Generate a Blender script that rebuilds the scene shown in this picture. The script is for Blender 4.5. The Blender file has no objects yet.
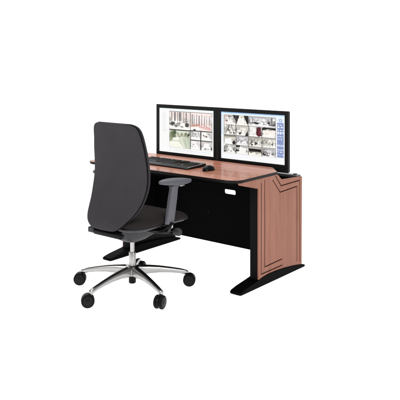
import bpy, bmesh, math, random
import numpy as np
from mathutils import Vector, Matrix

random.seed(4)
SC = bpy.context.scene
COL = SC.collection

# ------------------------------------------------------------------ materials
def new_mat(name):
    m = bpy.data.materials.new(name); m.use_nodes = True
    nt = m.node_tree; b = nt.nodes['Principled BSDF']
    return m, nt, b

def N(nt, t, **kw):
    n = nt.nodes.new(t)
    for k, v in kw.items():
        setattr(n, k, v)
    return n

def simple(name, col, rough=.5, metal=0., spec=.5, var=.0, bump=0., scale=60., coat=0., stretch=None):
    m, nt, b = new_mat(name)
    b.inputs['Base Color'].default_value = (*col, 1)
    b.inputs['Roughness'].default_value = rough
    b.inputs['Metallic'].default_value = metal
    b.inputs['Specular IOR Level'].default_value = spec
    b.inputs['Coat Weight'].default_value = coat
    tc = N(nt, 'ShaderNodeTexCoord')
    mp = N(nt, 'ShaderNodeMapping')
    if stretch: mp.inputs['Scale'].default_value = stretch
    nt.links.new(tc.outputs['Object'], mp.inputs['Vector'])
    no = N(nt, 'ShaderNodeTexNoise'); no.inputs['Scale'].default_value = scale; no.inputs['Detail'].default_value = 5
    nt.links.new(mp.outputs['Vector'], no.inputs['Vector'])
    if var:
        mx = N(nt, 'ShaderNodeMix', data_type='RGBA')
        mx.inputs[6].default_value = (*[c*(1-var) for c in col], 1)
        mx.inputs[7].default_value = (*[min(1, c*(1+var)) for c in col], 1)
        nt.links.new(no.outputs['Fac'], mx.inputs[0]); nt.links.new(mx.outputs[2], b.inputs['Base Color'])
        mr = N(nt, 'ShaderNodeMapRange'); mr.inputs[3].default_value = rough*.85; mr.inputs[4].default_value = min(1, rough*1.15)
        nt.links.new(no.outputs['Fac'], mr.inputs[0]); nt.links.new(mr.outputs[0], b.inputs['Roughness'])
    if bump:
        bp = N(nt, 'ShaderNodeBump'); bp.inputs['Strength'].default_value = bump; bp.inputs['Distance'].default_value = .002
        nt.links.new(no.outputs['Fac'], bp.inputs['Height']); nt.links.new(bp.outputs[0], b.inputs['Normal'])
    return m

def wood(name, dark, light, axis, rough, coat=0., contrast=1.):
    """fine straight-grained laminate; axis = grain direction"""
    m, nt, b = new_mat(name)
    tc = N(nt, 'ShaderNodeTexCoord'); mp = N(nt, 'ShaderNodeMapping')
    s = [9, 9, 9]; s[axis] = .55
    mp.inputs['Scale'].default_value = s
    nt.links.new(tc.outputs['Object'], mp.inputs['Vector'])
    n1 = N(nt, 'ShaderNodeTexNoise'); n1.inputs['Scale'].default_value = 3.2; n1.inputs['Detail'].default_value = 7
    n1.inputs['Roughness'].default_value = .62; n1.inputs['Distortion'].default_value = .35
    nt.links.new(mp.outputs[0], n1.inputs['Vector'])
    n2 = N(nt, 'ShaderNodeTexNoise'); n2.inputs['Scale'].default_value = 26; n2.inputs['Detail'].default_value = 3
    nt.links.new(mp.outputs[0], n2.inputs['Vector'])
    ad = N(nt, 'ShaderNodeMath', operation='MULTIPLY_ADD'); ad.inputs[1].default_value = .35; 
    nt.links.new(n2.outputs['Fac'], ad.inputs[0]); nt.links.new(n1.outputs['Fac'], ad.inputs[2])
    cr = N(nt, 'ShaderNodeValToRGB')
    cr.color_ramp.elements[0].position = .5-.0; cr.color_ramp.elements[0].color = (*dark, 1)
    cr.color_ramp.elements[1].position = .85; cr.color_ramp.elements[1].color = (*light, 1)
    nt.links.new(ad.outputs[0], cr.inputs[0])
    nt.links.new(cr.outputs[0], b.inputs['Base Color'])
    b.inputs['Roughness'].default_value = rough
    b.inputs['Coat Weight'].default_value = coat; b.inputs['Coat Roughness'].default_value = .06; b.inputs['Specular IOR Level'].default_value = .22
    bp = N(nt, 'ShaderNodeBump'); bp.inputs['Strength'].default_value = .12; bp.inputs['Distance'].default_value = .001
    nt.links.new(n2.outputs['Fac'], bp.inputs['Height']); nt.links.new(bp.outputs[0], b.inputs['Normal'])
    return m

def fabric(name, col):
    m, nt, b = new_mat(name)
    tc = N(nt, 'ShaderNodeTexCoord')
    w1 = N(nt, 'ShaderNodeTexWave', wave_type='BANDS', bands_direction='X'); w1.inputs['Scale'].default_value = 110; w1.inputs['Distortion'].default_value = 1.2
    w2 = N(nt, 'ShaderNodeTexWave', wave_type='BANDS', bands_direction='Z'); w2.inputs['Scale'].default_value = 110; w2.inputs['Distortion'].default_value = 1.2
    for w in (w1, w2): nt.links.new(tc.outputs['Object'], w.inputs['Vector'])
    mu = N(nt, 'ShaderNodeMath', operation='ADD')
    nt.links.new(w1.outputs['Fac'], mu.inputs[0]); nt.links.new(w2.outputs['Fac'], mu.inputs[1])
    no = N(nt, 'ShaderNodeTexNoise'); no.inputs['Scale'].default_value = 190; no.inputs['Detail'].default_value = 3
    big = N(nt, 'ShaderNodeTexNoise'); big.inputs['Scale'].default_value = 7; big.inputs['Detail'].default_value = 3
    for n in (no, big): nt.links.new(tc.outputs['Object'], n.inputs['Vector'])
    a1 = N(nt, 'ShaderNodeMath', operation='MULTIPLY_ADD'); a1.inputs[1].default_value = .30
    nt.links.new(mu.outputs[0], a1.inputs[0]); nt.links.new(no.outputs['Fac'], a1.inputs[2])
    a2 = N(nt, 'ShaderNodeMath', operation='MULTIPLY_ADD'); a2.inputs[1].default_value = .5
    nt.links.new(big.outputs['Fac'], a2.inputs[0]); nt.links.new(a1.outputs[0], a2.inputs[2])
    cr = N(nt, 'ShaderNodeValToRGB')
    cr.color_ramp.elements[0].position = .45; cr.color_ramp.elements[0].color = (*[c*.5 for c in col], 1)
    cr.color_ramp.elements[1].position = 1.35; cr.color_ramp.elements[1].color = (*[c*1.6 for c in col], 1)
    nt.links.new(a2.outputs[0], cr.inputs[0]); nt.links.new(cr.outputs[0], b.inputs['Base Color'])
    b.inputs['Roughness'].default_value = .95; b.inputs['Specular IOR Level'].default_value = .06
    b.inputs['Sheen Weight'].default_value = 0; b.inputs['Sheen Roughness'].default_value = .5
    bp = N(nt, 'ShaderNodeBump'); bp.inputs['Strength'].default_value = .6; bp.inputs['Distance'].default_value = .002
    nt.links.new(a1.outputs[0], bp.inputs['Height']); nt.links.new(bp.outputs[0], b.inputs['Normal'])
    return m

M = {}
M['wood_top'] = wood('wood_top', (.215, .070, .038), (.445, .182, .114), 0, .42, coat=.26)
M['wood_side'] = wood('wood_side', (.240, .100, .067), (.315, .139, .095), 2, .62)
M['wood_edge'] = simple('wood_edge', (.26, .11, .075), .5, var=.12, scale=30)
M['groove'] = simple('groove', (.028, .007, .005), .8, spec=.1, var=.2)
M['black'] = simple('black_powder_coat', (.0012, .0011, .0013), .6, spec=.035, var=.3, bump=.1, scale=300)
M['black_post'] = simple('black_satin_post', (.0032, .003, .0034), .5, spec=.07, var=.2, bump=.1, scale=250)
M['edge'] = simple('black_edge_band', (.004, .0024, .0024), .4, spec=.16, var=.2)
M['alu'] = simple('brushed_rail', (.17, .165, .16), .5, metal=.4, var=.12, scale=40, stretch=(1, 12, 12))
M['bezel'] = simple('monitor_bezel', (.006, .0058, .0062), .42, spec=.16, var=.12, bump=.08, scale=350)
M['bezel_side'] = simple('monitor_side', (.010, .0085, .0078), .5, spec=.18, var=.15, bump=.05, scale=300)
M['keycase'] = simple('keyboard_case', (.002, .002, .0022), .32, spec=.18, var=.2)
M['key'] = simple('keycap', (.003, .003, .0032), .45, spec=.16, var=.3, scale=90)
M['gloss'] = simple('gloss_trim', (.01, .01, .011), .15, spec=.5, coat=.2)
M['silver'] = simple('silver_trim', (.55, .54, .53), .3, metal=.8, var=.1)
M['fabric'] = fabric('charcoal_fabric', (.0300, .0278, .0305))
M['fabric_seat'] = fabric('seat_fabric', (.0145, .012, .012))
M['piping'] = simple('dark_piping', (.006, .0055, .006), .8, spec=.08, var=.2)
M['arm'] = simple('grey_arm_plastic', (.104, .104, .120), .48, spec=.25, var=.06, bump=.12, scale=400)
M['pad'] = simple('grey_arm_pad', (.094, .095, .110), .62, spec=.2, var=.06, bump=.2, scale=350)
M['mech'] = simple('dark_grey_casting', (.034, .0325, .036), .5, spec=.22, var=.15, bump=.15, scale=260)
M['blackpl'] = simple('black_plastic', (.0022, .0022, .0024), .4, spec=.13, var=.2, bump=.08, scale=260)
M['chrome'] = simple('polished_aluminium', (.37, .365, .36), .22, metal=1., var=.08, scale=18)
M['tube'] = simple('lift_tube', (.40, .39, .385), .3, metal=1., var=.06, scale=18)
M['tyre'] = simple('caster_tread', (.0022, .0022, .0024), .5, spec=.11, var=.3, bump=.2, scale=150)
M['hub'] = simple('caster_hub', (.005, .005, .0056), .38, spec=.15, var=.2, scale=120)

# ------------------------------------------------------------------ mesh helpers
def finish(bm, name, mat, parent=None, smooth=35, loc=None):
    bmesh.ops.remove_doubles(bm, verts=bm.verts, dist=1e-6)
    bmesh.ops.recalc_face_normals(bm, faces=bm.faces)
    if smooth:
        for f in bm.faces: f.smooth = True
        for e in bm.edges:
            if len(e.link_faces) == 2 and e.calc_face_angle(0) > math.radians(smooth): e.smooth = False
    me = bpy.data.meshes.new(name); bm.to_mesh(me); bm.free()
    mats = mat if isinstance(mat, (list, tuple)) else [mat]
    for q in mats: me.materials.append(q)
    o = bpy.data.objects.new(name, me); COL.objects.link(o)
    if parent is not None:
        o.parent = parent
    if loc is not None: o.location = loc
    return o

def empty(name, loc, label, cat, group=None):
    o = bpy.data.objects.new(name, None); COL.objects.link(o); o.location = loc
    o.empty_display_size = .1
    o['label'] = label; o['category'] = cat
    if group: o['group'] = group
    return o

def bevel_mod(o, w=.002, seg=2, ang=40):
    m = o.modifiers.new('bevel', 'BEVEL'); m.width = w; m.segments = seg; m.limit_method = 'ANGLE'; m.angle_limit = math.radians(ang)
    m.harden_normals = False
    return o

def add_box(bm, x0, x1, y0, y1, z0, z1, bev=0, seg=2):
    r = bmesh.ops.create_cube(bm, size=1)
    vs = r['verts']
    for v in vs:
        v.co = Vector((x0+(x1-x0)*(v.co.x+.5), y0+(y1-y0)*(v.co.y+.5), z0+(z1-z0)*(v.co.z+.5)))
    if bev:
        es = {e for v in vs for e in v.link_edges}
        bmesh.ops.bevel(bm, geom=list(es), offset=bev, segments=seg, profile=.6, affect='EDGES')

def add_prism(bm, pts, axis, a, b, bev=0, seg=2):
    """extrude a polygon given in the two other axes between a and b along axis"""
    def mk(p, t):
        if axis == 0: return (t, p[0], p[1])
        if axis == 1: return (p[0], t, p[1])
        return (p[0], p[1], t)
    A = [bm.verts.new(mk(p, a)) for p in pts]; B = [bm.verts.new(mk(p, b)) for p in pts]
    n = len(pts)
    fs = [bm.faces.new(A), bm.faces.new(B)]
    for i in range(n): fs.append(bm.faces.new((A[i], A[(i+1) % n], B[(i+1) % n], B[i])))
    if bev:
        es = set(fs[0].edges) | set(fs[1].edges)
        bmesh.ops.bevel(bm, geom=list(es), offset=bev, segments=seg, profile=.5, affect='EDGES')

def add_loft(bm, rings, caps=True):
    R = [[bm.verts.new(p) for p in ring] for ring in rings]
    n = len(R[0])
    for a, b in zip(R, R[1:]):
        for i in range(n): bm.faces.new((a[i], a[(i+1) % n], b[(i+1) % n], b[i]))
    if caps:
        bm.faces.new(R[0]); bm.faces.new(R[-1])
    return R

def add_lathe(bm, prof, mat=None, seg=40):
    """profile of (radius, height) around local Z, placed by mat"""
    mat = mat or Matrix.Identity(4)
    rings = []
    for r, z in prof:
        rings.append([mat @ Vector((max(r, 1e-4)*math.cos(2*math.pi*i/seg), max(r, 1e-4)*math.sin(2*math.pi*i/seg), z)) for i in range(seg)])
    add_loft(bm, rings)

def add_tube(bm, pts, rad, seg=14):
    pts = [Vector(p) for p in pts]
    rings = []
    up = Vector((0, 0, 1))
    for i, p in enumerate(pts):
        d = (pts[min(i+1, len(pts)-1)]-pts[max(i-1, 0)]).normalized()
        u = d.cross(up)
        if u.length < 1e-3: u = d.cross(Vector((0, 1, 0)))
        u.normalize(); v = d.cross(u)
        r = rad[i] if isinstance(rad, (list, tuple)) else rad
        if not isinstance(r, (list, tuple)): r = (r, r)
        rings.append([p+u*r[0]*math.cos(2*math.pi*k/seg)+v*r[1]*math.sin(2*math.pi*k/seg) for k in range(seg)])
    add_loft(bm, rings)

def rrect(hx, hy, r, n=6, cx=0, cy=0):
    out = []
    for (sx, sy, a0) in ((1, 1, 0), (-1, 1, 90), (-1, -1, 180), (1, -1, 270)):
        for i in range(n+1):
            a = math.radians(a0+90*i/n)
            out.append((cx+sx*(hx-r)+r*math.cos(a), cy+sy*(hy-r)+r*math.sin(a)))
    return out

def sell(hx, hy, p, n=48):
    out = []
    for i in range(n):
        a = 2*math.pi*i/n; c, s = math.cos(a), math.sin(a)
        out.append((hx*math.copysign(abs(c)**(2/p), c), hy*math.copysign(abs(s)**(2/p), s)))
    return out

def boolean_cut(o, cutters):
    for c in cutters:
        m = o.modifiers.new('cut', 'BOOLEAN'); m.object = c; m.operation = 'DIFFERENCE'; m.solver = 'EXACT'
    dg = bpy.context.evaluated_depsgraph_get(); dg.update()
    me = bpy.data.meshes.new_from_object(o.evaluated_get(dg))
    o.modifiers.clear(); old = o.data; o.data = me; bpy.data.meshes.remove(old)
    for c in cutters:
        m = c.data; bpy.data.objects.remove(c); bpy.data.meshes.remove(m)

# ------------------------------------------------------------------ studio backdrop
def studio():
    bm = bmesh.new()
    # floor runs towards the camera and sweeps up behind the desk
    prof = [(-14, 0)] + [(7+3*math.sin(math.radians(a)), 3-3*math.cos(math.radians(a))) for a in range(0, 91, 6)] + [(10, 12)]
    rot = Matrix.Rotation(.6779, 4, 'Z')
    rows = [[bm.verts.new(rot @ Vector((x, y, z))) for x in (-16, 16)] for y, z in prof]
    for a, b in zip(rows, rows[1:]): bm.faces.new((a[0], a[1], b[1], b[0]))
    m, nt, b = new_mat('glowing_white_sweep')
    no = N(nt, 'ShaderNodeTexNoise'); no.inputs['Scale'].default_value = 2.
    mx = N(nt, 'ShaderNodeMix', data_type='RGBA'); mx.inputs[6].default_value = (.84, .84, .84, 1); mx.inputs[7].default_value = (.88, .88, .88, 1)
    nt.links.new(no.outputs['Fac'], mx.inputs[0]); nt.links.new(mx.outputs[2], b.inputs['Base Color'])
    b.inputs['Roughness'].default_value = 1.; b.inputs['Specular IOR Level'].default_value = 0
    b.inputs['Emission Color'].default_value = (1, 1, 1, 1); b.inputs['Emission Strength'].default_value = BACK_EMIT  # sweep glows by itself, added so shadows on it wash out to white
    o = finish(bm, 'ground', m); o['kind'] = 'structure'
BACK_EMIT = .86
studio()

# ------------------------------------------------------------------ desk
W = 1.275          # width over the two side panels
desk = empty('desk', (-W/2, -.4, 0), 'wood topped console desk with black frame, black feet and grooved side panels', 'desk')
D0 = Vector(desk.location)
def dk(bm, name, mat, parent=desk, **k):
    o = finish(bm, name, mat, parent, **k)
    if parent is desk: o.location = -D0
    return o

# desktop outline, front right corner rounded, rear right corner cut back
front = -.826
def corner(cx, cy, rx, ry, a0, a1, n=10):
    return [(cx+rx*math.cos(math.radians(a0+(a1-a0)*i/n)), cy+ry*math.sin(math.radians(a0+(a1-a0)*i/n))) for i in range(n+1)]
def outline(g=0.):
    x0, x1, yb = -1.408+g, .004-g, -.192-g
    f = front+g
    p = corner(x1-.10, f+.085, .10, .085, -90, 0)
    p += [(x1, -.338), (x1-.13, yb)]
    p += corner(x0+.04, yb-.04, .04, .04, 90, 180, 5)
    p += corner(x0+.09, f+.075, .09, .075, 180, 270)
    return p
bm = bmesh.new(); add_prism(bm, outline(.0035), 2, .7235, .7408)
top = dk(bm, 'desktop', M['wood_top'])
bevel_mod(top, .0012, 2)
# black edge band as a ring around the board
bm = bmesh.new()
o_, i_ = outline(0), outline(.0034)
n = len(o_)
zs = (.7225, .7400)
V = {}
for k, ring in enumerate((o_, i_)):
    for j, z in enumerate(zs): V[k, j] = [bm.verts.new((p[0], p[1], z)) for p in ring]
for i in range(n):
    q = (i+1) % n
    bm.faces.new((V[0, 0][i], V[0, 0][q], V[0, 1][q], V[0, 1][i]))
    bm.faces.new((V[0, 1][i], V[0, 1][q], V[1, 1][q], V[1, 1][i]))
    bm.faces.new((V[1, 0][i], V[1, 0][q], V[1, 1][q], V[1, 1][i]))
    bm.faces.new((V[0, 0][i], V[0, 0][q], V[1, 0][q], V[1, 0][i]))
bmo = finish(bm, 'edge_band', M['edge'], top)

# black tray below the board
bm = bmesh.new(); add_prism(bm, [(-1.25, -.20), (-.18, -.20), (-.02, -.40), (-.02, -.70), (-.09, -.79), (-1.2, -.79), (-1.25, -.72)], 2, .700, .7222)
dk(bm, 'under_frame', M['black'])

def side(x_out, sgn):
    """x_out = outer face; sgn = +1 the outer face looks towards +x"""
    t = .0125
    xa, xb = x_out-sgn*t, x_out
    arc = [(-.561, .052), (-.523, .060), (-.45, .0665), (-.35, .0655), (-.234, .058), (-.113, .045), (-.004, .028)]
    prof = arc + [(-.0, .664), (-.272, .678), (-.33, .7215), (-.785, .7215), (-.775, .708), (-.561, .655)]
    bm = bmesh.new(); add_prism(bm, prof, 0, xa, xb)
    pan = dk(bm, 'side_panel', M['wood_side'])
    # grooves: polylines in (y, z)
    lines = [
        [(-.531, .690), (-.531, .083), (-.269, .083)],
        [(-.490, .706), (-.488, .122), (-.273, .126)],
        [(-.392, .692), (-.297, .594), (-.071, .602), (-.071, .064)],
        [(-.357, .716), (-.284, .637), (-.036, .640), (-.030, .050)],
    ]
    w, dep = .0037, .006
    cutters = []
    strips = bmesh.new()
    for ln in lines:
        # offset polyline into a ribbon
        P = [Vector(p) for p in ln]; L, R = [], []
        for i, p in enumerate(P):
            d1 = (P[i]-P[i-1]).normalized() if i else None
            d2 = (P[i+1]-P[i]).normalized() if i < len(P)-1 else None
            if d1 is None: nn = Vector((-d2.y, d2.x)); k = 1
            elif d2 is None: nn = Vector((-d1.y, d1.x)); k = 1
            else:
                a = Vector((-d1.y, d1.x)); b = Vector((-d2.y, d2.x)); nn = (a+b).normalized(); k = 1/max(.3, nn.dot(a))
            L.append(p+nn*w*k); R.append(p-nn*w*k)
        for i in range(len(P)-1):
            poly = [tuple(L[i]), tuple(L[i+1]), tuple(R[i+1]), tuple(R[i])]
            add_prism(strips, poly, 0, x_out-sgn*dep*.55, x_out-sgn*(dep+.001))
        cb = bmesh.new()
        add_prism(cb, [tuple(p) for p in L]+[tuple(p) for p in reversed(R)], 0, x_out-sgn*dep, x_out+sgn*.01)
        c = finish(cb, 'cut', M['groove'], None, smooth=0)
        cutters.append(c)
    pan.parent = None; pan.location = (0, 0, 0)
    boolean_cut(pan, cutters)
    pan.parent = desk; pan.location = -D0
    bevel_mod(pan, .0015, 2, 50)
    g = finish(strips, 'groove_dark_strip', M['groove'], pan, smooth=0)  # dark strip added on the groove floor to deepen its shade
    # black upright
    pa, pb = sorted((x_out-sgn*.066, x_out-sgn*.013))
    bm = bmesh.new(); add_prism(bm, [(-.568, .044), (-.006, .026), (-.006, .559), (-.242, .559), (-.242, .655), (-.42, .660), (-.46, .6995), (-.568, .6995)], 0, pa, pb, .002)
    dk(bm, 'leg', M['black_post'])
    # foot, seen from the side a long low wedge
    fa, fb = sorted((x_out-sgn*.086, x_out+sgn*.003))
    footp = [(-.772, .003), (-.778, .012), (-.770, .021), (-.70, .0335), (-.585, .049), (-.523, .059), (-.45, .065), (-.35, .064), (-.234, .0565), (-.113, .0435), (.0, .026), (.03, .018), (.036, .010), (.030, .003)]
    ba, bb = fa, fb
    bm = bmesh.new()
    # loft across x with plan-rounded tip
    rings = []
    for u in (0, .08, .3, .7, .92, 1):
        s = {0: .90, .08: .985, .3: 1, .7: 1, .92: .985, 1: .93}[u]
        rings.append([(fa+(fb-fa)*u, -.3+(p[0]+.3)*(1-(1-s)*.25 if p[0] < -.75 else 1), p[1] if 0 < u < 1 else p[1]*.965+.0008) for p in footp])
    add_loft(bm, rings)
    f = dk(bm, 'foot', M['black'])
    for yy in (-.72, -.02):
        bm = bmesh.new()
        add_lathe(bm, [(.014, 0), (.016, .001), (.016, .004), (.014, .0045)], Matrix.Translation(((fa+fb)/2, yy, 0)), 20)
        finish(bm, 'glide', M['blackpl'], f)
side(0, 1)
side(-W, -1)

# modesty panel with the oblong cable opening
bm = bmesh.new(); add_box(bm, -W+.0665, -.0665, -.262, -.244, .139, .699)
mod = dk(bm, 'modesty_panel', M['black'])
mod.parent = None; mod.location = (0, 0, 0)
bm = bmesh.new(); add_prism(bm, rrect(.0545, .018, .012, 5, -.461, .5325), 1, -.30, -.20)
boolean_cut(mod, [finish(bm, 'cut', M['black'], None, smooth=0)])
mod.parent = desk; mod.location = -D0
for xx in (-.66,):
    bm = bmesh.new()
    add_lathe(bm, [(.0001, -.003), (.0035, -.002), (.004, -.001), (.004, .0)], Matrix.Translation((xx, -.2622, .36)) @ Matrix.Rotation(math.radians(-90), 4, 'X'), 16)
    finish(bm, 'screw_cover', M['mech'], mod)

# cable trough behind the board and its pale rear rail
bm = bmesh.new()
add_prism(bm, [(-.243, .560), (-.243, .585), (-.235, .585), (-.235, .568), (-.012, .568), (-.012, .652), (-.004, .652), (-.004, .560)], 0, -W+.0135, -.0135)
dk(bm, 'cable_trough', M['black'])
bm = bmesh.new()
add_box(bm, -W+.0135, -.0135, -.052, .004, .655, .6755, .003, 3)
rail = dk(bm, 'rear_rail', M['alu'])
bm = bmesh.new(); add_box(bm, -.060, -.036, -.030, -.006, .6757, .6815, .002)
finish(bm, 'rail_clip', M['blackpl'], rail)

# ------------------------------------------------------------------ screens painted vertex by vertex
def px(c): return np.array([(v/255)**2.2 for v in c])
class Paint:
    def __init__(s, w, h, bg): s.w, s.h = w, h; s.a = np.zeros((h, w, 3)); s.a[:] = px(bg); s.rng = np.random.RandomState(3)
    def rect(s, u0, v0, u1, v1, c, alpha=1.):
        x0, x1, y0, y1 = [int(round(q)) for q in (u0*s.w, u1*s.w, v0*s.h, v1*s.h)]
        r = s.a[max(0, y0):y1, max(0, x0):x1]; r[:] = r*(1-alpha)+px(c)*alpha
    def poly(s, pts, c, alpha=1.):
        P = [(p[0]*s.w, p[1]*s.h) for p in pts]
        Y, X = np.mgrid[0:s.h, 0:s.w]; X = X+.5; Y = Y+.5; inside = np.zeros(X.shape, bool)
        for i in range(len(P)):
            x1, y1 = P[i]; x2, y2 = P[i-1]
            if y1 == y2: continue
            c_ = ((y1 > Y) != (y2 > Y)) & (X < (x2-x1)*(Y-y1)/(y2-y1)+x1)
            inside ^= c_
        s.a[inside] = s.a[inside]*(1-alpha)+px(c)*alpha
    def blob(s, u, v, ru, rv, c, alpha=1.):
        Y, X = np.mgrid[0:s.h, 0:s.w]
        d = ((X/s.w-u)/ru)**2+((Y/s.h-v)/rv)**2
        k = (np.clip(1.3-d, 0, 1)*alpha)[..., None]
        s.a = s.a*(1-k)+px(c)*k
    def line(s, u0, v0, u1, v1, c, t=.004, alpha=1.):
        dx, dy = (u1-u0)*s.w, (v1-v0)*s.h; L = math.hypot(dx, dy) or 1
        nx, ny = -dy/L*t*s.w/2/s.w, dx/L*t*s.w/2/s.h
        s.poly([(u0+nx, v0+ny), (u1+nx, v1+ny), (u1-nx, v1-ny), (u0-nx, v0-ny)], c, alpha)
    def tile(s, u0, v0, u1, v1, seed, base=(206, 203, 200), tint=None, dark=(70, 66, 64), n=9):
        """a small camera view: pale room in perspective with furniture blocks and shelves"""
        r = random.Random(seed); du, dv = u1-u0, v1-v0
        s.rect(u0, v0, u1, v1, base)
        q = lambda a, b: (u0+du*min(1, max(0, a)), v0+dv*min(1, max(0, b)))
        hx, hy = r.uniform(.25, .75), r.uniform(.1, .4)
        fl = tuple(min(255, b+30) for b in base); wl = tuple(b-34 for b in base); cl = tuple(b-58 for b in base)
        # back wall, side walls, ceiling strip and floor of a room seen from a high corner
        L_, R_, T_, B_ = hx-r.uniform(.18, .3), hx+r.uniform(.18, .3), hy-.1, hy+r.uniform(.14, .28)
        s.poly([q(0, 0), q(1, 0), q(R_, T_), q(L_, T_)], cl, .55)
        s.poly([q(0, 0), q(L_, T_), q(L_, B_), q(0, 1)], wl, .75)
        s.poly([q(1, 0), q(R_, T_), q(R_, B_), q(1, 1)], tuple(b-16 for b in base), .8)
        s.poly([q(0, 1), q(L_, B_), q(R_, B_), q(1, 1)], fl)
        for i in range(3):                     # shelf lines running into the corner
            f = .2+.25*i
            s.line(*q(0, f), *q(L_, T_+(B_-T_)*f), dark, .003, .55); s.line(*q(1, f), *q(R_, T_+(B_-T_)*f), dark, .003, .45)
        for i in range(n):                     # furniture: front, top and side of a box
            b = r.uniform(B_, .92); k = .35+.9*(b-B_)/(1-B_+.01); a = r.uniform(-.05, .95)
            w, h, d = r.uniform(.08, .20)*k, r.uniform(.08, .22)*k, .06*k
            g = r.choice([58, 84, 118, 146, 170, 196, 226]); c = (g, g-2, g-5)
            if tint and r.random() < .45: c = tint
            t2 = tuple(min(255, v+42) for v in c); d2 = tuple(max(10, v-34) for v in c)
            s.poly([q(a, b-h), q(a+w, b-h+.02), q(a+w, b+.02), q(a, b)], c, .9)
            s.poly([q(a, b-h), q(a+d, b-h-d), q(a+w+d, b-h-d+.02), q(a+w, b-h+.02)], t2, .9)
            s.poly([q(a+w, b-h+.02), q(a+w+d, b-h-d+.02), q(a+w+d, b-d), q(a+w, b+.02)], d2, .85)
        for i in range(n//2):                  # standing figures and poles
            a, b = r.random(), r.uniform(B_, .9); h = .22*(.5+b)
            s.line(*q(a, b-h), *q(a+r.uniform(-.03, .03), b), dark, .006, .75); p_ = q(a, b-h); s.blob(p_[0], p_[1], .007, .011, dark, .7)
        for i in range(2):
            p_ = q(r.random(), r.random()); s.blob(p_[0], p_[1], du*r.uniform(.05, .12), dv*r.uniform(.06, .16), r.choice([dark, (250, 250, 248), (250, 250, 248)]), .55)
    def noise(s, u0, v0, u1, v1, amt):
        x0, x1, y0, y1 = [int(round(q)) for q in (u0*s.w, u1*s.w, v0*s.h, v1*s.h)]
        r = s.a[y0:y1, x0:x1]; k = s.rng.normal(1, amt, r.shape[:2]); k = (k+np.roll(k, 1, 0)+np.roll(k, 1, 1))/3
        k = 1+(k-k.mean())*1.3
        r *= k[..., None]
    def soften(s, n=1):
        for _ in range(n):
            b = np.pad(s.a, ((1, 1), (1, 1), (0, 0)), mode='edge')
            b = (b[:-2]+2*b[1:-1]+b[2:])/4; s.a = (b[:, :-2]+2*b[:, 1:-1]+b[:, 2:])/4
        lum = s.a.mean(2, keepdims=True); g = np.clip(lum, 0, 1)**.4545; g2 = np.clip((g-.62)*1.45+.60, .02, 1)
        k = np.where(g > .93, 1, (g2/np.maximum(g, .02))**2.2); s.a = np.clip(s.a*k, 0, 1)
        return s.a
    def frame(s, u0, v0, u1, v1, c, t=.005):
        s.rect(u0, v0, u1, v0+t*1.6, c); s.rect(u0, v1-t*1.6, u1, v1, c); s.rect(u0, v0, u0+t, v1, c); s.rect(u1-t, v0, u1, v1, c)

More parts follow.
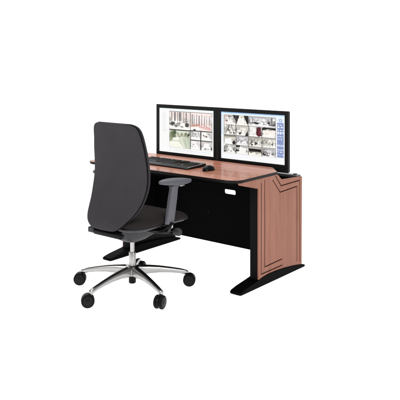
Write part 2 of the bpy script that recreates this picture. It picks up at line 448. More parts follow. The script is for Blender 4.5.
def paint_left():
    p = Paint(320, 206, (252, 252, 252))
    p.rect(0, 0, 1, .03, (222, 232, 244)); p.rect(0, .03, 1, .052, (246, 248, 250))
    p.rect(.02, .07, .17, .88, (250, 250, 249)); p.rect(.175, .05, .185, .93, (224, 226, 228))
    r = random.Random(8)
    for i in range(17):                                   # camera list at the left
        v = .10+i*.026
        x = .055
        while x < .055+r.uniform(.05, .085):
            w = r.uniform(.006, .016); p.rect(x, v, x+w, v+.011, (176, 186, 186), .8); x += w+.005
    p.rect(.19, .06, .975, .885, (60, 52, 50))
    # large retail floor view, upper left
    p.tile(.195, .07, .58, .465, 21, (226, 218, 212), n=5)
    p.rect(.195, .07, .58, .20, (222, 208, 202))
    for a, w in ((.23, .018), (.285, .03), (.345, .012), (.375, .045), (.455, .012), (.50, .02)):
        p.rect(a, .08, a+w, .28, (120, 112, 116), .75); p.rect(a+.006, .08, a+.011, .33, (52, 48, 52), .7)
    p.line(.26, .36, .55, .27, (70, 64, 66), .008, .7); p.line(.20, .25, .33, .36, (90, 84, 84), .006, .6)
    for a, b in ((.27, .34), (.32, .39), (.43, .41), (.52, .33)): p.blob(a, b, .035, .035, (92, 96, 96), .8)
    p.poly([(.195, .36), (.30, .43), (.58, .40), (.58, .465), (.195, .465)], (250, 248, 244), .75)
    p.noise(.195, .07, .58, .465, .07)
    # green garden view, lower left
    p.rect(.195, .49, .58, .88, (204, 208, 188))
    p.rect(.195, .49, .58, .56, (206, 212, 196))
    for i in range(26): p.blob(.20+r.random()*.37, .53+r.random()*.09, .022, .04, r.choice([(138, 144, 112), (176, 180, 148), (108, 114, 88)]), .7)
    p.blob(.26, .58, .05, .12, (112, 128, 84), .85); p.blob(.215, .65, .03, .12, (146, 156, 122), .85); p.blob(.30, .53, .03, .05, (60, 92, 44), .8)
    p.poly([(.21, .75), (.36, .74), (.47, .88), (.195, .88), (.195, .76)], (242, 242, 226)); p.poly([(.26, .66), (.36, .65), (.38, .70), (.27, .71)], (238, 238, 228))
    p.poly([(.42, .66), (.58, .62), (.58, .86), (.50, .86)], (182, 194, 172), .8)
    p.line(.42, .61, .48, .88, (222, 230, 216), .01, .8); p.line(.50, .62, .55, .88, (220, 228, 214), .008, .7); p.line(.34, .62, .46, .61, (84, 84, 78), .006, .8)
    p.blob(.545, .575, .02, .03, (50, 56, 44), .8)
    p.noise(.195, .49, .58, .88, .07)
    # long store aisle, upper right, slightly pink
    p.rect(.59, .07, .97, .455, (232, 216, 210))
    for i, a in enumerate((.61, .645, .69, .735, .78, .83, .87, .915, .945)):
        p.rect(a, .10+.02*(i % 2), a+.02, .33, r.choice([(168, 160, 164), (200, 190, 188), (120, 112, 118)]), .75)
        p.rect(a+.022, .14, a+.035, .26, (252, 252, 252), .9); p.rect(a+.004, .2, a+.010, .38, (84, 72, 78), .7)
    p.line(.60, .36, .76, .33, (196, 140, 116), .03, .8); p.line(.74, .36, .96, .42, (214, 150, 148), .035, .6); p.line(.78, .30, .94, .40, (196, 110, 110), .012, .5)
    p.poly([(.59, .40), (.74, .38), (.75, .455), (.59, .455)], (252, 250, 248)); p.blob(.66, .44, .03, .02, (40, 36, 40), .9)
    p.noise(.59, .07, .97, .455, .07)
    for k, (a, b, c, d) in enumerate(((.592, .475, .765, .665), (.782, .475, .97, .665), (.592, .685, .765, .88), (.782, .685, .97, .88))):
        p.tile(a, b, c, d, 30+k, (228, 224, 222), dark=(96, 92, 94), n=5)
        if k == 0:
            for q in range(6): p.rect(a+.02+q*.024, b+.03, a+.032+q*.024, b+.13, (128, 128, 132), .7)
        if k == 1: p.blob(.86, .57, .05, .03, (176, 160, 150), .8); p.blob(.87, .575, .015, .015, (40, 40, 44), .9)
        p.noise(a, b, c, d, .06)
    p.rect(.17, .90, 1, .955, (226, 228, 228)); p.rect(.17, .955, 1, .972, (240, 241, 240))
    for i in range(26): p.rect(.2+i*.029, .918, .2+i*.029+r.uniform(.008, .02), .935, (196, 200, 202), .8)
    return p.soften()

def paint_right():
    p = Paint(320, 206, (250, 251, 253))
    p.rect(0, 0, 1, .026, (150, 186, 226)); p.rect(0, .026, 1, .05, (206, 224, 244))
    r = random.Random(5)
    for i in range(24): p.rect(.06+i*.033, .008, .06+i*.033+r.uniform(.006, .02), .018, (70, 110, 170), .6)
    p.rect(0, .05, .035, .55, (202, 214, 234)); p.rect(0, .5, .035, 1, (240, 243, 248), .7)
    cols = (.045, .245, .445, .657, .868); rows = (.057, .272, .487, .69, .878)
    p.rect(cols[0], rows[0], cols[-1], rows[-1], (128, 124, 124))
    k = 0
    for j in range(4):
        for i in range(4):
            if j == 0 and i == 3: continue
            u0, u1, v0, v1 = cols[i]+.004, cols[i+1]-.004, rows[j]+.006, rows[j+1]-.006
            if j == 0 and i == 2: u1 = cols[4]-.004
            k += 1
            p.tile(u0, v0, u1, v1, 100+k*7, (208+6*(k % 3), 206+5*(k % 3), 202+6*(k % 2)), n=10 if not (j == 0 and i == 2) else 20)
            if (i, j) == (0, 0): p.rect(u0, v0, u0+.05, v1, (206, 176, 168), .5); p.poly([(u1-.05, v0), (u1, v0), (u1, v0+.12)], (24, 22, 24)); p.line(u0+.07, v0+.035, u0+.12, v0+.03, (110, 40, 40), .01)
            if (i, j) == (1, 0): p.poly([(u0, v0), (u0+.05, v0), (u0, v1)], (60, 58, 60)); p.poly([(u1-.07, v0), (u1, v0), (u1, v1), (u1-.03, v0+.13)], (22, 20, 22)); p.poly([(u0+.05, v0+.05), (u0+.12, v0+.05), (u0+.13, v1), (u0+.02, v1)], (238, 236, 232), .8)
            if (i, j) == (0, 2): p.poly([(u0+.01, v0+.08), (u0+.11, v0+.07), (u0+.12, v1-.02), (u0+.02, v1)], (252, 252, 252)); p.blob(u1-.03, v1-.04, .03, .045, (12, 12, 12), 1); p.rect(u0, v0, u1, v0+.03, (120, 116, 112), .7)
            if (i, j) == (0, 1): p.line(u0+.02, v1, u0+.09, v0, (60, 60, 60), .008); p.line(u0+.12, v0, u0+.17, v1, (80, 78, 78), .01)
            if (i, j) == (0, 3): p.rect(u0+.01, v0+.02, u0+.06, v1-.02, (110, 104, 104), .6)
            if (i, j) == (1, 3): p.rect(u0, v0, u0+.06, v0+.03, (20, 20, 20)); p.poly([(u0+.06, v0+.02), (u1-.03, v0+.06), (u1-.05, v1), (u0+.03, v1)], (240, 238, 232), .85); p.rect(u0, v0+.09, u0+.05, v0+.12, (40, 38, 38), .8)
            if (i, j) == (1, 1): p.poly([(u1-.05, v1), (u1-.01, v0+.09), (u1, v1)], (30, 28, 28))
            if (i, j) == (2, 1):
                p.rect(u0+.02, v0, u0+.11, v1, (236, 234, 230), .7)
                p.poly([(u0+.125, v0+.02), (u0+.16, v0), (u0+.19, v0+.01), (u0+.195, v1-.03), (u0+.16, v1), (u0+.12, v1-.04)], (138, 26, 56)); p.blob(u0+.17, v0+.10, .012, .06, (178, 60, 84), .6)
            if (i, j) == (3, 1): p.poly([(u0, v0), (u1, v0+.005), (u1, v0+.045), (u0+.09, v0+.03), (u0, v0+.06)], (14, 14, 14)); p.poly([(u0, v0+.07), (u1, v0+.05), (u1, v1-.04), (u0+.03, v1-.02)], (236, 226, 218), .85)
            if (i, j) in ((3, 2), (2, 2), (3, 3)):
                for q in range(12):
                    a = u0+r.random()*(u1-u0-.03); b = v0+r.random()*(v1-v0)*.6; p.line(a, b, a+r.uniform(-.03, .03), min(v1, b+r.uniform(.03, .09)), (66, 62, 58), .006, .7)
            if (i, j) == (2, 3): p.rect(u0, v0, u1, v0+.03, (184, 178, 172)); p.rect(u0, v0+.035, u1-.005, v0+.085, (26, 24, 24)); p.rect(u0, v0+.085, u1, v0+.105, (120, 116, 112))
            if (i, j) == (2, 0): p.blob(u1-.03, v0+.05, .02, .02, (252, 252, 252), 1); p.line(u0+.02, v1-.02, u0+.16, v0+.06, (96, 90, 92), .008, .7); p.rect(u1-.07, v0+.01, u1-.045, v1-.05, (70, 66, 66), .6); p.line(u0+.05, v0+.03, u0+.1, v0+.09, (70, 76, 130), .014, .5)
            p.noise(u0, v0, u1, v1, .09)
    p.rect(.885, .06, .985, .86, (138, 154, 200))
    p.rect(.885, .06, .985, .16, (206, 220, 242)); p.blob(.935, .11, .028, .035, (120, 146, 200), .8); p.blob(.935, .11, .012, .016, (240, 245, 252), .9)
    for v, h in ((.20, .02), (.24, .03), (.30, .03), (.36, .04), (.43, .02), (.48, .03), (.60, .015), (.74, .02), (.80, .015)):
        x = .895
        while x < .97: w = r.uniform(.01, .03); p.rect(x, v, min(.98, x+w), v+h*r.uniform(.5, 1), (238, 242, 250), .75); x += w+r.uniform(.006, .02)
    for v in (.35, .62, .70): p.rect(.885, v, .985, v+.01, (236, 241, 250))
    p.rect(.885, .86, .985, .875, (220, 226, 240))
    return p.soften()

def screen_mat(name):
    m, nt, b = new_mat(name)
    at = N(nt, 'ShaderNodeVertexColor'); at.layer_name = 'picture'
    b.inputs['Base Color'].default_value = (.01, .01, .01, 1); b.inputs['Roughness'].default_value = .35
    b.inputs['Specular IOR Level'].default_value = .25
    nt.links.new(at.outputs['Color'], b.inputs['Emission Color']); b.inputs['Emission Strength'].default_value = .97
    return m
M['screen'] = screen_mat('lit_screen')

def monitor(x0, x1, paint, label):
    zb, zt, y = .7065, 1.1448, -.170
    cx = (x0+x1)/2
    mon = empty('monitor', (cx, -.1, .568), label, 'monitor', 'monitors at the back of the desk')
    o3 = -Vector(mon.location)
    sx0, sx1, sz0, sz1 = x0+.0315, x1-.0305, .7610, 1.1150
    # front frame: bevelled picture frame
    bm = bmesh.new()
    A = [(x0, zb), (x1, zb), (x1, zt), (x0, zt)]; B = [(sx0, sz0), (sx1, sz0), (sx1, sz1), (sx0, sz1)]
    rings = [[(a[0], y+.012, a[1]) for a in A],
             [(a[0], y+.0015, a[1]) for a in A],
             [(a[0]+(.0015 if i in (0, 3) else -.0015), y, a[1]+(.0015 if i < 2 else -.0015)) for i, a in enumerate(A)],
             [(b[0]+(-.002 if i in (0, 3) else .002), y+.0005, b[1]+(-.002 if i < 2 else .002)) for i, b in enumerate(B)],
             [(b[0], y+.004, b[1]) for b in B], [(b[0], y+.012, b[1]) for b in B]]
    add_loft(bm, rings, caps=False)
    add_loft(bm, [rings[0], rings[-1]], caps=False)
    fr = finish(bm, 'front_frame', M['bezel'], mon, smooth=20, loc=o3)
    # body behind the frame, stepping in towards the rear
    bm = bmesh.new()
    def rg(g, yy): return [(x0+g, yy, zb+g), (x1-g, yy, zb+g), (x1-g, yy, zt-g), (x0+g, yy, zt-g)]
    add_loft(bm, [rg(.0022, y+.0125), rg(.0022, y+.030), rg(.006, y+.036), rg(.05, y+.044), rg(.08, y+.058), rg(.085, y+.060)])
    body = finish(bm, 'housing', M['bezel_side'], mon, smooth=20, loc=o3); bevel_mod(body, .0015, 2, 25)
    bm = bmesh.new()
    for i in range(14): add_box(bm, cx-.13+i*.02, cx-.122+i*.02, y+.0595, y+.0615, zt-.16, zt-.11)
    finish(bm, 'vent', M['black'], body, smooth=0)
    # picture
    a = paint(); h, w = a.shape[:2]
    bm = bmesh.new()
    lay = bm.verts.layers.float_color.new('picture')
    g = []
    for j in range(h):
        row = []
        for i in range(w):
            v = bm.verts.new((sx0+(sx1-sx0)*i/(w-1), y+.0052, sz1+(sz0-sz1)*j/(h-1)))
            v[lay] = (*[float(np.clip(q, 0, 1)) for q in a[j, i]], 1); row.append(v)
        g.append(row)
    for j in range(h-1):
        for i in range(w-1): bm.faces.new((g[j][i], g[j+1][i], g[j+1][i+1], g[j][i+1]))
    me = bpy.data.meshes.new('screen'); bm.to_mesh(me); bm.free(); me.materials.append(M['screen'])
    s = bpy.data.objects.new('screen', me); COL.objects.link(s); s.parent = mon; s.location = o3
    # status light and buttons, lower right of frame
    # stand: plate in the trough, post and wall plate behind the housing
    bm = bmesh.new()
    add_box(bm, cx-.09, cx+.09, -.118+.01, -.03, .5685, .578, .003)
    add_box(bm, cx-.025, cx+.025, -.075, -.045, .577, .98, .004)
    add_box(bm, cx-.06, cx+.06, -.1095, -.10, .87, .99, .003)
    add_box(bm, cx-.02, cx+.02, -.101, -.074, .90, .96, .003)
    finish(bm, 'stand', M['black'], mon, loc=o3)
    return mon
monitor(-1.278, -.6545, paint_left, 'black framed monitor showing green garden camera view, behind the keyboard')
monitor(-.6430, -.0150, paint_right, 'black framed monitor showing a grid of many camera views with blue sidebar')

# ------------------------------------------------------------------ keyboard
kb = empty('keyboard', (-.79, -.535, .7408), 'wide black computer keyboard lying on the wooden desktop beside the mouse', 'keyboard')
kb.rotation_euler = (0, 0, math.radians(-1.5))
def kz(y): return .012+(y+.13)*.055     # surface height across the depth
bm = bmesh.new()
kx, y0, y1 = .268, -.130, .078
rings = []
for s, zoff, sh in ((-1, 0, 0), (1, 0, 0)):
    pass
prof = [(y0+.004, .0015), (y0, .006), (y0+.006, .011), (y0+.055, kz(y0+.055)), (y0+.06, kz(y0+.06)+.001), (y1-.006, kz(y1)), (y1, kz(y1)-.004), (y1, .012), (y1-.01, .0015)]
xs = [(-kx, .86), (-kx+.004, .97), (-kx+.012, 1), (kx-.012, 1), (kx-.004, .97), (kx, .86)]
for xx, s in xs: rings.append([(xx, -.01+(p[0]+.01)*(s if s > .9 else .97), p[1]*s) for p in prof])
add_loft(bm, rings)
case = finish(bm, 'case', M['keycase'], kb, smooth=40)
bm = bmesh.new()
def key(bm, x, y, w, d):
    z = kz(y); t = .0065
    a = [(x-w/2, y-d/2), (x+w/2, y-d/2), (x+w/2, y+d/2), (x-w/2, y+d/2)]
    b = [(x-w/2+.0025, y-d/2+.002), (x+w/2-.0025, y-d/2+.002), (x+w/2-.0025, y+d/2-.003), (x-w/2+.0025, y+d/2-.003)]
    add_loft(bm, [[(p[0], p[1], kz(p[1])-.001) for p in a], [(p[0], p[1], kz(p[1])+t) for p in b]])
bm2 = bmesh.new()
rows = [[1]*13+[2], [1.5]+[1]*12+[1.5], [1.8]+[1]*11+[2.2], [2.3]+[1]*10+[2.7], [1.4, 1.1, 1.1, 6, 1.1, 1.1, 1.4, 1.8]]
U = .0212
for j, rw in enumerate(rows):
    x = -.255; y = .022-j*.0180
    tot = sum(rw)
    for k in rw:
        w = k*U*15/tot; key(bm, x+w/2, y, w-.0022, .0165); x += w
    for i in range(3): 
        if j in (0, 1) or (j == 4) or (j == 3 and i == 1): key(bm, .085+i*U, y, U-.002, .0165)
    for i in range(4): key(bm2, .165+i*U+.01, y, U-.002, .0165)
x = -.245
for i in range(12): key(bm, x+i*.0248+(.012*(i//4)), .046, .0195, .013)
for i in range(3): key(bm, .085+i*U, .046, U-.002, .013)
keys = finish(bm, 'keypad', M['key'], kb, smooth=0); finish(bm2, 'keypad', M['key'], kb, smooth=0)
bm = bmesh.new()
add_prism(bm, rrect(.27, .0017, .0016, 3, 0, y0+.056), 2, .0215, .0235)
finish(bm, 'trim_line', M['gloss'], kb)
for i in range(5):
    bm = bmesh.new(); add_lathe(bm, [(.0045, 0), (.0045, .0035), (.0035, .0045)], Matrix.Translation((.165+i*.0135, .064, kz(.064)-.001)), 12)
    finish(bm, 'media_button', M['silver'], kb)
bm = bmesh.new(); add_tube(bm, [(kx-.006, y0+.01, .0125), (kx-.005, y0+.06, kz(y0+.06)+.001), (kx-.005, y1-.01, kz(y1)+.0005)], .0022, 8)
finish(bm, 'rim_highlight', M['silver'], kb)  # silver strip put in for the highlight along the glossy right rim

# ------------------------------------------------------------------ mouse
ms = empty('computer_mouse', (-.398, -.592, .7408), 'small black computer mouse on the desktop, next to the keyboard end', 'mouse')
ms.rotation_euler = (0, 0, math.radians(-6))
bm = bmesh.new(); rings = []
L = .054
for i in range(17):
    t = -1+2*i/16; y = L*math.sin(t*math.pi/2)
    k = math.sqrt(max(0, 1-abs(math.sin(t*math.pi/2))**2.6)); hw = .0295*k*(1-.06*math.cos(t*2.2)); h = (.036 - .010*max(0, t) + .0)*k**.8
    ring = []
    for a in range(20):
        an = 2*math.pi*a/20; c, s = math.cos(an), math.sin(an)
        ring.append((hw*math.copysign(abs(c)**.8, c)+1e-5*c, y, .0015+max(0, h*(s if s > 0 else 0))*1.0+(0 if s > 0 else .0)+1e-5*s))
    rings.append(ring)
add_loft(bm, rings)
mb = finish(bm, 'body', M['keycase'], ms, smooth=60)
bm = bmesh.new(); add_lathe(bm, [(.004, -.0035), (.009, -.003), (.0095, 0), (.009, .003), (.004, .0035)], Matrix.Translation((0, .028, .0255)) @ Matrix.Rotation(math.radians(90), 4, 'Y'), 20)
finish(bm, 'scroll_wheel', M['silver'], ms)
bm = bmesh.new(); add_tube(bm, [(0, -.052, .012), (0, -.043, .026), (0, -.025, .0345), (0, 0, .0365), (0, .012, .0345)], .0014, 8)
finish(bm, 'trim_line', M['silver'], ms)

# ------------------------------------------------------------------ office chair
CX, CY = -.614, -1.1255
ch = empty('office_chair', (CX, CY, 0), 'charcoal high-back swivel office chair with grey armrests and polished star base', 'office chair')
# everything below in chair coordinates (x right, y forward, z up)

# backrest: rows of (z, y, half width)
rows = [(.451, -.240, .088), (.462, -.243, .118), (.482, -.242, .147), (.517, -.226, .178), (.561, -.190, .207), (.619, -.156, .225), (.679, -.137, .236),
        (.74, -.122, .238), (.804, -.119, .235), (.869, -.124, .231), (.934, -.133, .226), (.999, -.139, .214), (1.04, -.147, .208), (1.068, -.153, .2), (1.088, -.158, .188), (1.102, -.162, .165), (1.109, -.164, .13)]
def interp(z):
    for a, b in zip(rows, rows[1:]):
        if a[0] <= z <= b[0]:
            t = (z-a[0])/(b[0]-a[0]); return a[1]+(b[1]-a[1])*t, a[2]+(b[2]-a[2])*t
    return rows[-1][1:] if z > rows[0][0] else rows[0][1:]
def smooth_rows(n=56):
    z0, z1 = rows[0][0], rows[-1][0]; zs = [z0+(z1-z0)*(.5-.5*math.cos(math.pi*i/(n-1))) for i in range(n)]
    out = [(z, *interp(z)) for z in zs]
    for _ in range(5):
        out = [out[0]]+[(b[0], (a[1]+2*b[1]+c[1])/4, (a[2]+2*b[2]+c[2])/4) for a, b, c in zip(out, out[1:], out[2:])]+[out[-1]]
    return out
SR = smooth_rows()
def shell(y_back, y_front, shrink, wrap=.030, pw=3.2, edge_r=1.):
    bm = bmesh.new(); rings = []
    n = len(SR); NS = 56
    for k, (z, y, w) in enumerate(SR):
        e = min(k, n-1-k)/(n-1)*2          # 0 at the ends
        th = (1-(1-min(1, e*3.2))**2)**.5
        w2 = w-shrink
        tb, tf = y_back*(.35+.65*th), y_front*(.35+.65*th)
        mid, half = (tb+tf)/2, abs(tf-tb)/2
        ring = []
        for (px_, py_) in sell(w2, half, pw, NS):
            ring.append((px_, y-.022+wrap*(abs(px_)/.23)**2.2+mid+py_, z))
        rings.append(ring)
    add_loft(bm, rings)
    return bm
back = finish(shell(-.016, .012, .0, pw=2.6), 'backrest', M['fabric'], ch, smooth=60)
finish(shell(.011, .056, .004, pw=2.8), 'front_cushion', M['fabric'], back, smooth=60)
# piping in the seam between rear cover and cushion
bm = bmesh.new()
pp = []
for (z, y, w) in SR[1:-1]: pp.append((w-.001, y-.022+.030*(w/.23)**2.2+.011, z))
path = [Vector(p) for p in pp]+[Vector((-p[0], p[1], p[2])) for p in reversed(pp)]
path.append(path[0])
add_tube(bm, path, .0026, 8)
finish(bm, 'piping', M['piping'], back, smooth=60)

# seat cushion and shell
def pad_loft(bm, secs, n=10):
    """secs: (z, hx, y0, y1, r)"""
    add_loft(bm, [[(p[0], p[1], z) for p in rrect(hx, (y1-y0)/2, r, n, 0, (y0+y1)/2)] for z, hx, y0, y1, r in secs])
bm = bmesh.new()
pad_loft(bm, [(.462, .225, -.20, .29, .10), (.464, .242, -.215, .31, .11), (.474, .253, -.225, .345, .135), (.490, .258, -.228, .356, .14), (.506, .252, -.224, .345, .14), (.517, .236, -.212, .315, .13), (.522, .20, -.19, .25, .09), (.524, .12, -.12, .14, .05)])
# gentle waterfall at the front and dished middle
for v in bm.verts:
    v.co.z -= .045*max(0, (v.co.y-.19)/.14)**1.6 if v.co.y > .19 else 0
    v.co.z -= .012*math.exp(-(v.co.x**2+(v.co.y)**2)/.02) if v.co.z > .51 else 0
seat = finish(bm, 'seat', M['fabric_seat'], ch, smooth=180)
sm_ = seat.modifiers.new('round', 'SUBSURF'); sm_.levels = 1; sm_.render_levels = 1
bm = bmesh.new()
pad_loft(bm, [(.435, .175, -.16, .22, .08), (.444, .22, -.205, .28, .10), (.455, .238, -.222, .31, .12), (.463, .242, -.226, .326, .13), (.465, .235, -.22, .318, .13)])
for v in bm.verts:
    if v.co.y > .19: v.co.z -= .04*((v.co.y-.19)/.14)**1.6
finish(bm, 'seat_shell', M['mech'], seat, smooth=40)

# mechanism under the seat
bm = bmesh.new()
def sec(z, hx, y0, y1, r): return [(p[0], p[1], z) for p in rrect(hx, (y1-y0)/2, r, 6, 0, (y0+y1)/2)]
add_loft(bm, [sec(.330, .045, -.050, .055, .03), sec(.336, .058, -.07, .085, .035), sec(.362, .082, -.115, .15, .045), sec(.400, .102, -.145, .20, .05), sec(.428, .11, -.15, .205, .05), sec(.4355, .11, -.15, .205, .05)])
mech = finish(bm, 'tilt_mechanism', M['mech'], ch, smooth=35)
bm = bmesh.new(); add_box(bm, -.035, .035, .05, .17, .360, .402, .008); finish(bm, 'spring_cover', M['blackpl'], mech)

# bar that carries the backrest
bm = bmesh.new()
add_box(bm, -.078, .165, -.272, -.236, .414, .442, .008, 3)
add_tube(bm, [(0, -.245, .430), (0, -.19, .418), (0, -.13, .408)], [(.045, .012), (.05, .014), (.055, .014)], 16)
br = finish(bm, 'back_bracket', M['blackpl'], ch, smooth=40)
for xa in (-.132,):
    bm = bmesh.new(); add_box(bm, xa, xa+.053, -.270, -.234, .418, .452, .008, 3)
    finish(bm, 'bracket_cap', M['mech'], br)

# armrests
def armrest(sx, dz, oy):
    X = .276 if sx > 0 else -.300
    bm = bmesh.new()
    # upright, leaning forward
    rings = []
    for z, y, hy, hx in ((.470, .052, .030, .014), (.474, .053, .033, .017), (.55, .068, .034, .0175), (.63, .084, .034, .017), (.688, .095, .031, .0165), (.705, .099, .036, .020), (.712, .101, .030, .018)):
        rings.append([(X+p[0], y+p[1]+oy, z+dz) for p in rrect(hx, hy, .012, 5)])
    add_loft(bm, rings)
    up = finish(bm, 'armrest', M['arm'], ch, smooth=40)
    bm = bmesh.new()
    # pad: flat boat shape
    rings = []
    for z, k in ((.713, .80), (.715, .90), (.722, .985), (.730, 1.), (.738, .985), (.744, .93), (.747, .80), (.748, .5)):
        rings.append([(X+p[0]*k, .112+oy+p[1]*(1-(1-k)*.35), .730+(z-.730)*(1.12-.5*(p[1]/.15)**2)+dz-.065*p[1]) for p in sell(.043, .150, 2.3, 48)])
    add_loft(bm, rings)
    finish(bm, 'pad', M['pad'], up, smooth=60)
    bm = bmesh.new(); add_box(bm, X+.004, X+.030, .128+oy, .170+oy, .699+dz, .707+dz, .003); finish(bm, 'adjuster', M['silver'], up)
    bm = bmesh.new()
    # sleeve and arm that turns in under the seat
    add_tube(bm, [(X, .056+oy, .478), (X, .053+oy, .455), (X-.012*sx, .050+oy, .436), (X-.05*sx, .045+oy, .424), (X-.12*sx, .04+oy, .418), (X-.18*sx, .04, .418)], [(.036, .021), (.037, .022), (.037, .020), (.034, .014), (.032, .012), (.03, .012)], 18)
    finish(bm, 'arm_bracket', M['blackpl'], up, smooth=60)
    bm = bmesh.new(); add_box(bm, X+sx*.006, X+sx*.023, .040+oy, .064+oy, .445, .476, .003); finish(bm, 'release_button', M['silver'], up)
armrest(1, 0, 0)
armrest(-1, .014, -.028)

# adjustment knob and lever on the right-hand side
bm = bmesh.new(); add_tube(bm, [(.10, .12, .405), (.285, .125, .405)], .007, 12)
kn = finish(bm, 'tension_handle', M['blackpl'], ch, smooth=60)
bm = bmesh.new(); add_lathe(bm, [(.018, -.014), (.0215, -.0125), (.0238, -.009), (.025, -.003), (.0255, .004), (.0253, .014), (.0245, .022), (.0222, .028), (.0185, .0315), (.012, .033)], Matrix.Translation((.275, .125, .405)) @ Matrix.Rotation(math.radians(90), 4, 'Y'), 28)
finish(bm, 'knob', M['mech'], kn, smooth=50)
bm = bmesh.new(); add_tube(bm, [(.08, .0, .412), (.20, .0, .412), (.27, .015, .418), (.30, .03, .424)], [(.006, .004)]*2+[(.012, .004), (.014, .004)], 12)
finish(bm, 'height_lever', M['mech'], ch, smooth=60)

# gas lift
bm = bmesh.new(); add_lathe(bm, [(.013, .235), (.0138, .245), (.0138, .348)], None, 32)
gl = finish(bm, 'gas_lift', M['tube'], ch, smooth=50)
bm = bmesh.new(); add_lathe(bm, [(.022, .15), (.0225, .17), (.0225, .250), (.021, .254), (.0145, .2545)], None, 36)
finish(bm, 'outer_tube', M['tube'], gl, smooth=50)
bm = bmesh.new(); add_lathe(bm, [(.018, .052), (.022, .054), (.0235, .06), (.0235, .118)], None, 32)
finish(bm, 'tube_end', M['blackpl'], gl, smooth=50)

# star base
bm = bmesh.new(); add_lathe(bm, [(.026, .098), (.034, .103), (.044, .125), (.046, .150), (.040, .162), (.026, .167), (.0235, .165)], None, 40)
hub = finish(bm, 'base_hub', M['chrome'], ch, smooth=50)
PHI = 3.4735; RR = .368
def leg_mesh():
    bm = bmesh.new(); rings = []
    S = [(.020, .164, .026, .064), (.06, .162, .026, .060), (.11, .157, .023, .050), (.18, .147, .0190, .040), (.26, .131, .0163, .032), (.32, .117, .0145, .028), (.354, .109, .0135, .030), (.372, .1035, .0125, .034), (.379, .099, .0095, .030)]
    for r, z, hw, h in S:
        rings.append([(r, p[0], z-h/2+p[1]) for p in [(-hw*.66, h*.5), (hw*.66, h*.5), (hw*.92, h*.36), (hw, h*.1), (hw*.82, -h*.3), (hw*.5, -h*.5), (-hw*.5, -h*.5), (-hw*.82, -h*.3), (-hw, h*.1), (-hw*.92, h*.36)]])
    add_loft(bm, rings)
    return bm
def insert_mesh():
    bm = bmesh.new(); rings = []
    for r, z, hw in ((.050, .1632, .008), (.056, .1632, .0105), (.11, .1574, .0098), (.18, .1474, .0085), (.26, .1314, .0075), (.32, .1174, .0068), (.345, .1102, .0062), (.350, .1085, .004)):
        rings.append([(r, -hw, z-.004), (r, hw, z-.004), (r, hw, z+.0008), (r, hw*.8, z+.002), (r, -hw*.8, z+.002), (r, -hw, z+.0008)])
    add_loft(bm, rings); return bm
leg0 = finish(leg_mesh(), 'leg', M['chrome'], ch, smooth=40)
m_ = leg0.modifiers.new('soft', 'BEVEL'); m_.width = .002; m_.segments = 2; m_.limit_method = 'ANGLE'; m_.angle_limit = math.radians(35)
ins0 = finish(insert_mesh(), 'leg_insert', M['blackpl'], leg0, smooth=40)
# caster: stem, hood and two wheels, rolling direction along local Y
def caster_parts():
    bm = bmesh.new(); add_lathe(bm, [(.0075, .048), (.0075, .078), (.011, .0785), (.011, .0835)], None, 20)
    stem = finish(bm, 'caster', M['chrome'], ch, smooth=40)
    bm = bmesh.new()
    # hood: arc over the wheels
    rings = []
    for i in range(13):
        a = math.radians(-18+216*i/12)
        ci, co_ = .0375, .0415
        rings.append([(-.0075, .018+ci*math.cos(a)*.96, .041+ci*math.sin(a)*.96), (.0075, .018+ci*math.cos(a)*.96, .041+ci*math.sin(a)*.96), (.0075, .018+co_*math.cos(a), .041+co_*math.sin(a)), (-.0075, .018+co_*math.cos(a), .041+co_*math.sin(a))])
    add_loft(bm, rings)
    add_box(bm, -.0065, .0065, -.02, .04, .030, .064, .004)
    add_lathe(bm, [(.004, -.0082), (.033, -.0080), (.033, .0080), (.004, .0082)], Matrix.Translation((0, .018, .041)) @ Matrix.Rotation(math.radians(90), 4, 'Y'), 32)
    add_lathe(bm, [(.0125, .046), (.0125, .064), (.010, .067)], None, 18)
    hood = finish(bm, 'hood', M['blackpl'], stem, smooth=40)
    ws = []
    for s in (-1, 1):
        bm = bmesh.new()
        add_lathe(bm, [(.026, .0), (.0385, .0006), (.0405, .003), (.041, .008), (.0405, .0145), (.037, .0185), (.033, .0195)], Matrix.Translation((.0085*s, .018, .041)) @ Matrix.Rotation(math.radians(90*s), 4, 'Y'), 40)
        w = finish(bm, 'wheel', M['tyre'], stem, smooth=50)
        bm = bmesh.new()
        add_lathe(bm, [(.0325, .0185), (.031, .0212), (.022, .0228), (.012, .0222), (.010, .0235), (.004, .0240)], Matrix.Translation((.0085*s, .018, .041)) @ Matrix.Rotation(math.radians(90*s), 4, 'Y'), 36)
        ws += [w]
        # hub face belongs to the wheel: join into the same mesh as a second material
        h = finish(bm, 'hub_face', M['hub'], None, smooth=50)
        b2 = bmesh.new(); b2.from_mesh(w.data); nf = len(b2.faces); b2.from_mesh(h.data)
        b2.faces.ensure_lookup_table()
        for f in b2.faces[nf:]: f.material_index = 1
        b2.to_mesh(w.data); b2.free(); w.data.materials.append(M['hub'])
        md = h.data; bpy.data.objects.remove(h); bpy.data.meshes.remove(md)
    return stem, hood, ws
stem0, hood0, wheels0 = caster_parts()
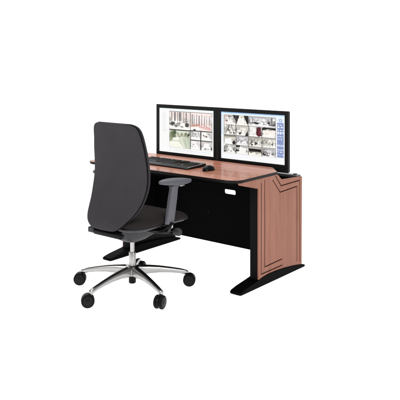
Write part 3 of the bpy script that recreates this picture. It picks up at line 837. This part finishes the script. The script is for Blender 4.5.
SPIN = [math.radians(a) for a in (129, 140, -166, -55, 15)]   # how each caster happens to be turned (world heading)
for k in range(5):
    an = PHI+k*2*math.pi/5
    lg = leg0 if k == 0 else leg0.copy()
    if k: COL.objects.link(lg); lg.parent = ch; i2 = ins0.copy(); COL.objects.link(i2); i2.parent = lg
    lg.rotation_euler = (0, 0, an)
    st = stem0 if k == 0 else stem0.copy()
    if k:
        COL.objects.link(st); st.parent = ch
        for q in [hood0]+wheels0:
            q2 = q.copy(); COL.objects.link(q2); q2.parent = st
    st.location = (RR*math.cos(an), RR*math.sin(an), 0)
    st.rotation_euler = (0, 0, SPIN[k])

# ------------------------------------------------------------------ lights
w = bpy.data.worlds.new('World'); SC.world = w; w.use_nodes = True
w.node_tree.nodes['Background'].inputs[0].default_value = (1, 1, 1, 1)
w.node_tree.nodes['Background'].inputs[1].default_value = .42
def area(name, loc, target, sx, sy, power, col=(1, 1, 1)):
    l = bpy.data.lights.new(name, 'AREA'); l.shape = 'RECTANGLE'; l.size = sx; l.size_y = sy; l.energy = power; l.color = col
    o = bpy.data.objects.new(name, l); COL.objects.link(o); o.location = loc
    o.rotation_euler = (Vector(target)-Vector(loc)).to_track_quat('-Z', 'Y').to_euler()
    return o
area('overhead_softbox', (-.6, -.6, 3.6), (-.6, -.5, 0), 3.0, 2.4, 95)
area('key_softbox', (-1.6, -4.6, 2.6), (-.6, -.9, .6), 1.8, 1.8, 60, (1, .99, .98))
area('side_softbox', (3.4, -1.6, 1.9), (0, -.5, .5), 1.2, 2.2, 42)

# ------------------------------------------------------------------ camera
cam = bpy.data.cameras.new('camera'); co = bpy.data.objects.new('camera', cam); COL.objects.link(co)
co.location = (2.5329, -4.328, 1.5178); co.rotation_euler = (math.pi/2, 0, .6779)
cam.sensor_width = 36; cam.lens = 682.862/400*36; cam.shift_y = -(200-58.7446)/400; cam.clip_end = 200; cam.clip_start = .1
SC.camera = co
SC.view_settings.view_transform = 'Standard'; SC.view_settings.look = 'None'; SC.view_settings.exposure = 0
SC.cycles.use_denoising = True
